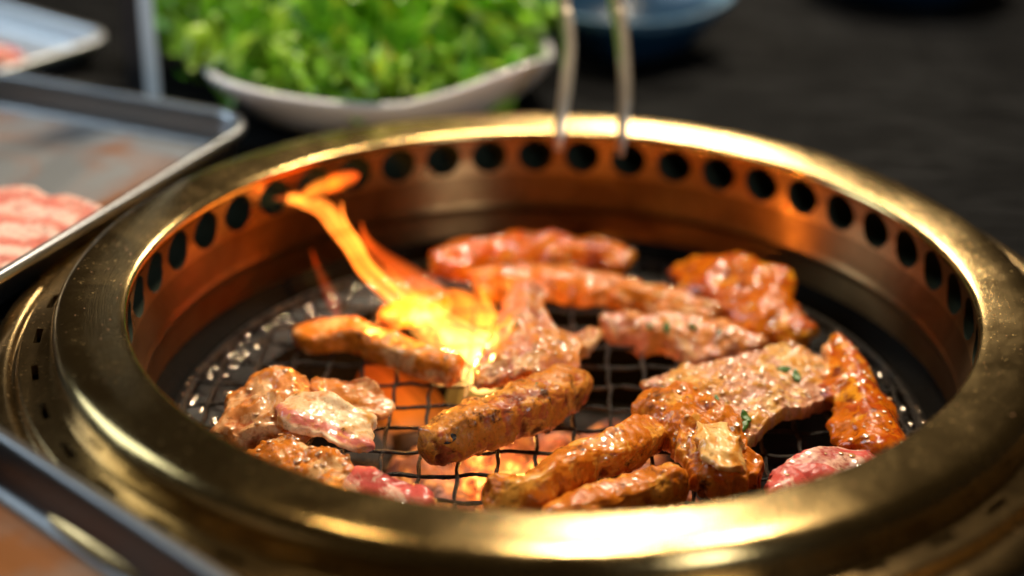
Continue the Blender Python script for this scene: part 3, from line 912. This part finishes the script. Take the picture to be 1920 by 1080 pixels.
h = ribbon('meat_slice', 'mauve and tan herb-specked slice lying below the long pale strip', [(1.75, 5.45, -4.00)+(0.55,-0.3), (2.86, 5.24, -3.95)+(0.75,-0.35), (4.23, 4.60, -3.85)+(0.85,-0.4), (5.38, 4.09, -3.82)+(0.85,-0.35), (6.63, 3.78, -3.80)+(0.85,-0.3), (7.75, 3.70, -3.95)+(0.6,-0.2)], 0.55, MAT['beef_pink'], 4.4, camber=-0.4, ridge=0.07, amp=0.16, fine=0.07)
flake(h, (4.18, 4.30, -3.30), 0.6, 0.22); flake(h, (5.15, 4.10, -3.30), 2.0, 0.18); flake(h, (3.41, 4.46, -3.40), 1.1, 0.16); flake(h, (6.02, 3.83, -3.40), 0.1, 0.16)
ribbon('meat_piece', 'glossy bright orange piece at the back right of the grate', [(5.05, 10.21, -3.80)+(0.9,-0.3), (5.98, 8.74, -3.50)+(1.5,-0.5), (7.11, 7.29, -3.50)+(1.75,-0.55), (8.11, 5.91, -3.65)+(1.5,-0.45), (9.06, 5.30, -3.90)+(0.9,-0.3), (9.96, 5.02, -4.00)+(0.7,-0.1)], 0.45, MAT['glazed'], 5.7, camber=-0.4, ridge=0.06, amp=0.16, fine=0.04)
# middle
c = strip('meat_strip', 'pale rolled strip with browned right end left of the flame base', [(-9.36, 3.49, -4.05)+(0.6,0.4), (-8.57, 4.02, -3.95)+(1.0,0.5), (-7.38, 3.98, -3.85)+(0.85,0.55), (-6.11, 2.98, -3.80)+(0.62,0.56), (-4.67, 1.95, -3.80)+(0.62,0.58), (-3.68, 1.37, -3.80)+(0.6,0.58), (-3.17, 1.11, -3.90)+(0.5,0.5)], MAT['half'], 6.3, twist=0.3)
d = sheet('meat_slice', 'pink and orange wrinkled slice rising beside the flame at the centre', [[(-1.75, 6.70, -3.50), (-1.03, 6.94, -3.10), (-0.25, 7.25, -3.50)], [(-2.05, 4.94, -3.80), (-1.12, 4.12, -3.00), (-0.26, 5.11, -3.70)], [(-2.49, 3.32, -3.90), (-0.98, 2.54, -3.10), (0.47, 3.60, -3.70)], [(-2.85, 1.36, -3.90), (-0.94, 0.85, -3.10), (1.59, 3.64, -3.60)], [(-3.10, -0.17, -4.00), (-1.36, -0.14, -3.50), (1.07, -0.19, -3.70)]], 0.42, MAT['beef_pink'], 7.1, amp=0.25, ridge=0.14)
flake(d, (-1.31, 2.80, -2.90), 0.3, 0.22); flake(d, (-0.16, -1.02, -3.10), 1.3, 0.2)
e = strip('meat_roll', 'thick browned crusty strip with a black char spot across the centre', [(-4.08, -4.31, -3.75)+(0.62,0.66), (-3.51, -3.78, -3.65)+(0.8,0.78), (-2.67, -3.15, -3.55)+(0.85,0.82), (-1.65, -2.42, -3.50)+(0.88,0.84), (-0.60, -1.58, -3.50)+(0.9,0.82), (0.30, -0.48, -3.60)+(0.85,0.75), (0.89, 0.67, -3.80)+(0.7,0.6)], MAT['seared'], 8.2, amp=0.17, ridge=0.07, power=0.5, ribs=0.07, fine=0.08)
flake(e, (-3.23, -4.51, -3.20), 0.4, 0.26, MAT['char'], 'char_spot'); flake(e, (-0.43, -1.57, -2.80), 0.9, 0.14)
# right
j = sheet('meat_slice', 'large flat tan slice glistening with herbs and seeds right of centre', [[(3.02, 0.75, -4.00), (5.01, 1.47, -3.70), (6.95, 2.16, -3.50), (8.78, 2.96, -3.70), (10.03, 2.77, -4.00)], [(3.55, 0.17, -4.00), (5.23, -0.59, -3.40), (6.69, -0.54, -3.30), (8.46, 0.36, -3.50), (10.19, 1.11, -4.00)], [(4.17, -1.17, -4.00), (5.40, -2.34, -3.80), (6.38, -3.59, -3.95), (7.77, -1.89, -3.75), (10.28, -0.23, -4.05)]], 0.5, MAT['beef'], 9.4, fine=0.11)
for q, a in (((4.35, -1.54, -3.30), 1.9), ((5.47, -1.66, -3.20), 0.4), ((5.69, -2.12, -3.20), 2.2), ((6.47, -2.54, -3.20), 1.2), ((6.32, -2.97, -3.20), 0.2), ((8.51, 0.24, -3.20), 0.9), ((8.10, 0.72, -3.20), 2.6), ((3.78, -0.41, -3.50), 0.8)):
    flake(j, q, a, 0.27)
k_ = ribbon('meat_fold', 'golden browned folded strip draped in front of the large flat slice', [(2.83, -1.84, -3.75)+(0.9,-0.4), (3.70, -2.06, -3.35)+(1.15,-0.5), (4.53, -2.86, -3.15)+(1.3,-0.4), (5.09, -3.78, -3.20)+(1.35,-0.2), (5.47, -4.63, -3.40)+(1.3,0.0), (5.74, -5.31, -3.65)+(1.25,0.1), (6.04, -6.08, -3.95)+(1.15,0.0)], 0.55, MAT['golden'], 10.1, camber=-0.55, ruffle=0.5, ridge=0.12, amp=0.22, fine=0.09)
ribbon('fat_edge', None, [(4.93, -3.87, -2.75)+(0.35,-0.1), (5.32, -4.87, -2.70)+(0.65,0.0), (5.67, -5.54, -2.80)+(0.85,0.0), (6.25, -5.66, -3.10)+(0.75,-0.2)], 0.22, MAT['fatgold'], 10.9, ruffle=0.4, amp=0.1, edge=0.4, parent=k_)
n_ = ribbon('meat_wedge', 'red-orange glazed wedge standing near the right wall of the pan', [(10.30, 3.03, -3.00)+(0.3,0.2), (10.55, 1.95, -3.20)+(0.75,0.3), (10.84, 0.51, -3.35)+(1.15,0.35), (11.09, -1.16, -3.45)+(1.4,0.4), (11.21, -2.69, -3.55)+(1.5,0.4), (11.34, -3.85, -3.75)+(1.4,0.3)], 0.4, MAT['glazed'], 11.6, camber=-0.9, ruffle=0.5, ridge=0.05, amp=0.12, fine=0.03)
ribbon('folded_edge', None, [(10.20, 3.38, -3.40)+(0.2,0.6), (10.26, 1.82, -3.70)+(0.5,0.7), (10.36, 0.17, -3.85)+(0.75,0.7), (10.52, -1.66, -3.95)+(0.8,0.6)], 0.3, MAT['half'], 11.9, camber=-0.3, ridge=0.1, amp=0.12, parent=n_)
ribbon('meat_slice', 'pink half-raw slice peeking over the rim at the front right', [(6.86, -5.99, -4.10)+(0.7,-0.3), (7.63, -5.70, -3.95)+(0.95,-0.4), (8.61, -5.18, -3.85)+(1.0,-0.4), (9.62, -4.68, -3.85)+(1.0,-0.35), (10.91, -4.27, -3.95)+(0.8,-0.2)], 0.4, MAT['raw'], 12.4, camber=-0.35, ruffle=0.1, fine=0.012, amp=0.06, ridge=0.0)
# front
strip('meat_strip', 'long curved golden strip in the front below the crusty strip', [(-1.80, -6.21, -3.70)+(0.5,0.6), (-1.22, -6.89, -3.70)+(0.75,0.72), (-0.48, -6.72, -3.65)+(0.8,0.75), (0.34, -5.74, -3.60)+(0.72,0.72), (1.36, -4.76, -3.60)+(0.7,0.72), (2.32, -4.02, -3.60)+(0.7,0.7), (3.05, -3.19, -3.65)+(0.65,0.62), (3.52, -2.59, -3.75)+(0.5,0.5)], MAT['golden'], 13.3, power=0.5, twist=0.9, fine=0.07, amp=0.16, ridge=0.06)
strip('meat_strip', 'knobbly golden strip frontmost beside the brass rim', [(-0.21, -7.88, -3.90)+(0.5,0.5), (0.77, -7.55, -3.80)+(0.65,0.62), (1.84, -6.98, -3.75)+(0.7,0.65), (3.02, -6.31, -3.75)+(0.7,0.68), (3.88, -5.87, -3.75)+(0.62,0.65), (4.32, -5.63, -3.85)+(0.45,0.5)], MAT['golden'], 14.8, amp=0.17, fine=0.09)
a = sheet('meat_slice', 'glossy pale pork slice with bubbled surface at the left of the grate', [[(-10.80, -1.05, -3.80), (-10.14, -0.55, -3.50), (-9.35, -0.30, -3.30), (-8.70, -0.36, -3.50), (-8.12, -0.66, -3.80)], [(-11.07, -2.09, -3.90), (-10.01, -2.37, -3.40), (-8.94, -2.30, -3.10), (-8.18, -2.10, -3.40), (-7.56, -1.91, -3.80)], [(-11.20, -2.91, -4.10), (-9.99, -3.60, -3.70), (-8.80, -3.37, -3.70), (-7.89, -2.98, -3.80), (-7.24, -2.61, -4.00)], [(-10.95, -3.49, -4.20), (-10.17, -3.74, -4.15), (-8.95, -3.68, -4.15), (-8.04, -3.30, -4.15), (-7.31, -2.78, -4.15)]], 0.5, MAT['pork'], 15.5, amp=0.26, ridge=0.16, fine=0.02)
ribbon('fat_strip', None, [(-8.94, -2.73, -3.00)+(0.8,-0.1), (-8.07, -3.30, -2.85)+(1.05,-0.15), (-7.31, -3.56, -3.00)+(1.1,-0.2), (-6.55, -3.71, -3.25)+(1.1,-0.2), (-5.57, -3.72, -3.70)+(0.95,-0.15)], 0.2, MAT['fat'], 16.3, ruffle=0.5, camber=-0.15, amp=0.08, ridge=0.03, fine=0.03, edge=0.3, parent=a)
ribbon('lean_strip', None, [(-8.09, -1.51, -3.55)+(0.7,-0.3), (-7.30, -1.36, -3.65)+(0.85,-0.35), (-6.47, -1.51, -3.75)+(0.8,-0.35), (-5.56, -1.77, -3.95)+(0.6,-0.2)], 0.25, MAT['pork'], 17.0, ruffle=0.5, amp=0.1, ridge=0.08, fine=0.05, parent=a)
b = ribbon('meat_slice', 'orange browned slice with raw pink end tucked against the front left rim', [(-9.81, -4.71, -3.95)+(0.9,-0.4), (-8.47, -5.54, -3.80)+(1.1,-0.45), (-7.37, -6.20, -3.75)+(1.15,-0.4), (-6.31, -6.63, -3.80)+(1.05,-0.4)], 0.4, MAT['half'], 18.1, camber=-0.3, ruffle=0.5, ridge=0.12, amp=0.2, fine=0.09)
ribbon('raw_end', None, [(-6.63, -6.46, -3.80)+(0.9,-0.4), (-5.79, -6.85, -3.80)+(1.0,-0.4), (-4.92, -7.22, -3.85)+(0.95,-0.4), (-3.90, -7.67, -3.95)+(0.8,-0.3)], 0.35, MAT['raw'], 18.9, camber=-0.2, fine=0.02, amp=0.1, ridge=0.03, parent=b)

for o in [x for x in col.objects if x.get('group') == 'meat grilling on the wire grate']:
    nm = o.data.materials[0].name
    beads(o, {'herbed_beef': 170, 'pink_beef': 110, 'glazed_meat': 36, 'golden_meat': 60, 'seared_meat': 80, 'half_cooked': 40, 'pale_pork': 30, 'raw_meat': 10}.get(nm, 30), len(o.data.vertices))


# ------------------------------------------------------------------ trays and tableware
def rounded_rect(hx, hy, r, seg=8):
    pts = []
    for cx, cy, a0 in ((hx - r, hy - r, 0), (-hx + r, hy - r, PI / 2), (-hx + r, -hy + r, PI), (hx - r, -hy + r, 1.5 * PI)):
        for k in range(seg + 1):
            a = a0 + PI / 2 * k / seg
            pts.append((cx + r * math.cos(a), cy + r * math.sin(a)))
    return pts
def tray(corner, u, v, lu, lv, zrim, zfloor, matf, matr, label, r=2.2):
    """pressed steel tray; corner is the outer corner, u and v run along its two edges"""
    U = Vector((u[0], u[1], 0)).normalized(); V = Vector((v[0], v[1], 0)).normalized()
    C = Vector((corner[0], corner[1], 0)) + U * lu / 2 + V * lv / 2
    root = empty('steel_tray', (C.x, C.y, zfloor))
    tag(root, label, 'tray', 'steel trays beside the grill')
    hx, hy = lu / 2, lv / 2
    def ring(inset, z, rr):
        return [(U * x + V * y + Vector((0, 0, z - zfloor))) for x, y in rounded_rect(hx - inset, hy - inset, max(rr, 0.3))]
    D = zrim - zfloor
    prof = [(0.02, zrim - 0.34), (-0.02, zrim - 0.16), (0.06, zrim - 0.03), (0.2, zrim), (0.36, zrim - 0.05), (0.44, zrim - 0.2), (0.52, zrim - 0.5 * D), (0.62, zfloor + 0.25), (0.76, zfloor + 0.08), (1.0, zfloor + 0.02)]
    vs, fs = [], []
    n = 0
    for ins, z in prof:
        q = ring(ins, z, r - ins)
        n = len(q); vs += q
    for i in range(len(prof) - 1):
        for k in range(n):
            fs.append((i * n + k, i * n + (k + 1) % n, (i + 1) * n + (k + 1) % n, (i + 1) * n + k))
    mesh('side_wall', vs, fs, matr, root)
    q = ring(0.995, zfloor + 0.021, r - 1.0)
    mesh('tray_floor', q, [tuple(range(n))], matf, root, smooth=False)
    # outer skin and underside
    vo, fo = [], []
    pr = [(0.03, zrim - 0.33), (0.40, zrim - 0.36), (0.62, zfloor + 0.2), (0.8, zfloor + 0.0)]
    for ins, z in pr:
        vo += ring(ins, z, r - ins)
    for i in range(len(pr) - 1):
        for k in range(n):
            fo.append((i * n + k, i * n + (k + 1) % n, (i + 1) * n + (k + 1) % n, (i + 1) * n + k))
    fo.append(tuple((len(pr) - 1) * n + k for k in range(n)))
    mesh('outer_shell', vo, fo, matr, root)
    return root
# left tray, near tray and far tray
tl = tray((-12.3, 15.9), (-0.93, 0.37), (-0.37, -0.93), 22, 19.5, 0.1, -1.5, MAT['steel_stained'], MAT['steel'], 'steel tray holding raw bacon left of the grill')
ux, uy = 0.75, -0.66
tn = tray((-17.4, -8.33), (ux, uy), (uy, -ux), 22, 16, 0.1, -1.5, MAT['steel_juice'], MAT['steel_shaded'], 'steel tray wet with brown juice at the near left corner')
tf = tray((-21.37, 27.79, -0.30)[:2], (-0.56, -0.83), (-0.83, 0.56), 15, 14, -0.3, -1.5, MAT['steel_far'], MAT['steel_far'], 'pale steel tray furthest back at the upper left', 1.6)

# raw bacon lying in the left tray
for i, (pts, sd, lab) in enumerate((
    ([(-22.38, 7.76, -1.15), (-20.86, 8.15, -1.10), (-19.34, 7.84, -1.10), (-17.74, 6.94, -1.15)], 31.0, 'raw bacon slice furthest back in the left tray'),
    ([(-21.63, 5.49, -1.00), (-20.36, 5.84, -0.95), (-19.11, 5.62, -0.95), (-17.84, 5.25, -1.05)], 33.0, 'middle raw bacon slice in the left tray'),
    ([(-20.87, 3.10, -0.95), (-19.92, 3.77, -0.90), (-19.05, 3.73, -0.90), (-18.29, 3.72, -1.00)], 35.0, 'raw bacon slice nearest the tray edge in the left tray'))):
    ribbon('bacon_slice', lab, [tuple(p) + (1.35, -0.12) for p in pts], 0.2, MAT['bacon'], sd, ruffle=0.3, cat='bacon', group='raw bacon slices in the left tray', fine=0.012, amp=0.05, ridge=0.015, edge=0.45)
strip('raw_meat', 'dark red raw meat on the far steel tray at the upper left', [(-28.25, 26.27, -1.00)+(0.8,0.4), (-26.91, 26.07, -0.90)+(1.0,0.5), (-25.71, 25.26, -1.00)+(0.8,0.4)], MAT['raw'], 37.0, cat='meat')

# upright steel angle standing behind the left tray
post = empty('steel_post', ((-18.43, 19.18, -1.00)[0], 20.6, TABLE_Z))
tag(post, 'pale upright steel angle post standing behind the left tray', 'post')
def slab(name, x0, x1, y0, y1, z0, z1, mat, parent, rz=0):
    ca, sa = math.cos(rz), math.sin(rz)
    vs = [(x * ca - y * sa, x * sa + y * ca, z) for z in (z0, z1) for x, y in ((x0, y0), (x1, y0), (x1, y1), (x0, y1))]
    return mesh(name, vs, [(0, 3, 2, 1), (4, 5, 6, 7), (0, 1, 5, 4), (1, 2, 6, 5), (2, 3, 7, 6), (3, 0, 4, 7)], mat, parent, smooth=False)
MAT['post_lit'] = simple('post_lit', (0.88, 0.93, 0.97), 0.3, 0.0, None, 0.05)  # bright side of the steel angle, light painted into the colour
MAT['post_shaded'] = simple('post_shaded', (0.07, 0.07, 0.08), 0.4, 0.6, None, 0.1)  # dark side and foot of the same angle, shade painted in
slab('lit_flange', -0.05, 0.9, 0, 0.12, 0.02, 16, MAT['post_lit'], post, -0.7)
slab('shaded_flange', -0.95, -0.06, 0.1, 0.22, 0.02, 16, MAT['post_shaded'], post, -0.2)
slab('foot', -1.0, 0.95, -0.1, 0.5, 0, 0.3, MAT['post_shaded'], post)

# white plate with upswept corners
plate = empty('white_plate', (-8.2, 23.6, TABLE_Z))
tag(plate, 'white porcelain plate with upturned corner holding the lettuce', 'plate')
def dish(rot, hx, hy, p, prof, lift, seg=96):
    """prof: (scale, z); superellipse outline, corners raised by lift"""
    vs, ed = [], []
    for s, z in prof:
        for k in range(seg):
            a = 2 * PI * k / seg
            c, sn = math.cos(a), math.sin(a)
            r = (abs(c) ** p + abs(sn) ** p) ** (-1.0 / p)
            corner = max(0.0, (r - 1.0) / (2 ** (0.5 - 1.0 / p) * 1.0 - 0.0 + 1e-6)) 
            corner = min(1.0, (r - 1.0) / max((2 ** -1.0 * 2) ** 0.5 * 2 ** (0.5 - 1.0 / p) - 1.0, 1e-3))
            x, y = hx * r * c * s, hy * r * sn * s
            vs.append((x * math.cos(rot) - y * math.sin(rot), x * math.sin(rot) + y * math.cos(rot), z + lift(a) * corner * max(0, s - 0.45) / 0.55))
    fs = []
    for i in range(len(prof) - 1):
        for k in range(seg):
            fs.append((i * seg + k, i * seg + (k + 1) % seg, (i + 1) * seg + (k + 1) % seg, (i + 1) * seg + k))
    fs.append(tuple((len(prof) - 1) * seg + k for k in range(seg)))
    return vs, fs
pp = smooth_poly([(0.66, 0.0), (0.72, 0.04), (0.80, 0.5), (0.90, 1.2), (0.975, 1.85), (1.0, 2.2), (0.985, 2.36), (0.95, 2.3), (0.84, 1.6), (0.68, 0.85), (0.55, 0.6), (0.3, 0.55)], 3)
vs_, fs_ = dish(0.10, 7.9, 7.7, 3.2, pp, lambda a: 1.3 if -1.4 < (a if a < PI else a - 2 * PI) < 0 else 0.5)
mesh('dish_body', vs_, fs_, MAT['porcelain'], plate)

# lettuce
lettuce = empty('chopped_lettuce', (-8.2, 24.2, TABLE_Z + 1.2))
tag(lettuce, 'heap of frilly chopped green lettuce on the white plate', 'lettuce')
leafs = []
for s in range(8):
    random.seed(100 + s)
    vs, rib = [], []
    nu, nv = 15, 17
    W_, L_ = random.uniform(0.8, 1.25), random.uniform(1.0, 1.5)
    curl = random.uniform(-0.5, 0.6)
    for j_ in range(nv):
        v = j_ / (nv - 1)
        for i_ in range(nu):
            u = 2 * i_ / (nu - 1) - 1
            w = W_ * (0.35 + 0.75 * math.sin(PI * min(1, 0.15 + 0.75 * v)))
            fr = abs(u) ** 1.5 + v ** 4
            x = u * w
            y = L_ * (v - 0.5) * 2
            z = 0.5 * fr * math.sin(9 * v + 3 * u + s) + 0.42 * fr * math.sin(17 * v * (1 if u > 0 else -1) + s * 2) + curl * (v - 0.5) ** 2 * 3 + 0.25 * u * u
            x += 0.2 * fr * math.sin(11 * v + s)
            vs.append((x, y, z)); rib.append(max(0.0, 1 - abs(u) * 5) * (1 - 0.7 * v))
    n = nu * nv
    fs = []
    for j_ in range(nv - 1):
        for i_ in range(nu - 1):
            a_ = j_ * nu + i_
            fs.append((a_, a_ + 1, a_ + nu + 1, a_ + nu))
    o = mesh('leaf', vs, fs, MAT['leaf'], lettuce, attrs={'rib': rib})
    md = o.data
    leafs.append(md)
    bpy.data.objects.remove(o)
random.seed(77)
for i in range(210):
    o = bpy.data.objects.new('leaf', leafs[i % 8])
    col.objects.link(o)
    o.parent = lettuce
    a_ = random.uniform(0, 2 * PI); rr = math.sqrt(random.random())
    x, y = 7.4 * rr * math.cos(a_) - 0.3, 6.9 * rr * math.sin(a_) + 0.3
    if i % 9 == 0: x, y = random.uniform(-10.5, -6.5), random.uniform(0.5, 5)
    z = 0.4 + 2.6 * max(0, 1 - (rr * 0.98) ** 2.2) * random.uniform(0.45, 1.05) + (0.9 if rr > 0.75 else 0)
    if i % 9 == 0: z = 1.6 + random.uniform(-0.3, 0.8)
    o.location = (x * CM, y * CM, z * CM)
    o.rotation_euler = (random.uniform(-0.4, 1.3), random.uniform(-1.0, 1.0), random.gauss(0, 1.6))
    s = random.uniform(0.85, 1.75)
    o.scale = (s, s, s)

# tongs: two steel arms coming down over the back rim, joined at a bend above
tongs = empty('steel_tongs', (0.06, 13.10, 0.20))
tag(tongs, 'steel tongs with two arms reaching down over the back rim', 'tongs')
org = Vector((0.06, 13.10, 0.20))
def arm(name, pts, w=0.36, th=0.2):
    """spring-steel strip: th thick sideways, w wide front to back, with a rolled front edge"""
    path = smooth_poly([tuple(Vector(p) - org) for p in pts], 8)
    vs, fs = [], []
    n = len(path)
    sec = [(-th, -w), (-th * 0.6, -w - 0.05), (th * 0.6, -w - 0.05), (th, -w), (th, w), (-th, w)]
    m = len(sec)
    for i, p in enumerate(path):
        k = min(1.0, 0.45 + 0.55 * i / 14)
        T = (Vector(path[min(i + 1, n - 1)]) - Vector(path[max(i - 1, 0)])).normalized()
        X = Vector((0.94, 0.34, 0)); X = (X - T * X.dot(T)).normalized()
        N = T.cross(X)
        if N.y < 0: N = -N
        for a_, b_ in sec:
            vs.append(Vector(p) + X * (a_ * k) + N * (b_ * k))
    for i in range(n - 1):
        for q in range(m):
            fs.append((i * m + q, i * m + (q + 1) % m, (i + 1) * m + (q + 1) % m, (i + 1) * m + q))
    fs.append(tuple(range(m))); fs.append(tuple((n - 1) * m + q for q in range(m)))
    return mesh(name, vs, fs, MAT['tongs_steel'], tongs, smooth=False)
arm('arm', [(0.03, 13.20, -0.12), (0.11, 13.60, 0.82), (0.27, 14.60, 1.96), (0.37, 15.80, 3.16), (0.25, 16.80, 4.21), (0.04, 17.80, 5.28), (-0.21, 22.00, 10.58), (0.41, 26.00, 17.04)])
arm('arm', [(2.56, 13.00, -0.20), (2.64, 13.40, 0.85), (2.73, 14.30, 1.90), (2.64, 15.60, 3.28), (2.45, 16.60, 4.33), (2.21, 17.60, 5.39), (1.61, 22.00, 10.63), (0.57, 26.00, 17.05)])
arm('hinge', [(0.31, 26.00, 16.60), (0.49, 26.00, 16.83), (0.68, 26.00, 16.61)], 0.3, 0.2)

# blue bowls at the back
def bowl(label, x, y, rot, hx, p, prof, lift=0.3):
    root = empty('blue_bowl', (x, y, TABLE_Z))
    tag(root, label, 'bowl', 'blue glazed bowls at the back of the table')
    pr = smooth_poly(prof, 3)
    vs, fs = dish(rot, hx, hx, p, pr, lambda a: lift)
    zmax = max(z for _, z in prof)
    ed = []
    for s, z in pr:
        ed += [1.0 if (z > zmax - 0.5 and s > 0.85) else 0.0] * 96
    mesh('bowl_body', vs, fs, MAT['blue_glaze'], root, attrs={'edge': ed})
bp = [(0.5, 0.0), (0.58, 0.05), (0.75, 0.8), (0.92, 1.9), (1.0, 2.5), (0.98, 2.62), (0.93, 2.5), (0.8, 1.6), (0.55, 0.6), (0.2, 0.5)]
bowl('square blue glazed dish with pale rim behind the tongs', 3.2, 32.2, 0.72, 4.6, 4.0, bp)
bowl('blue bowl just showing its base at the top right edge', 19.4, 43.6, 0.2, 6.0, 2.0, bp, 0.0)
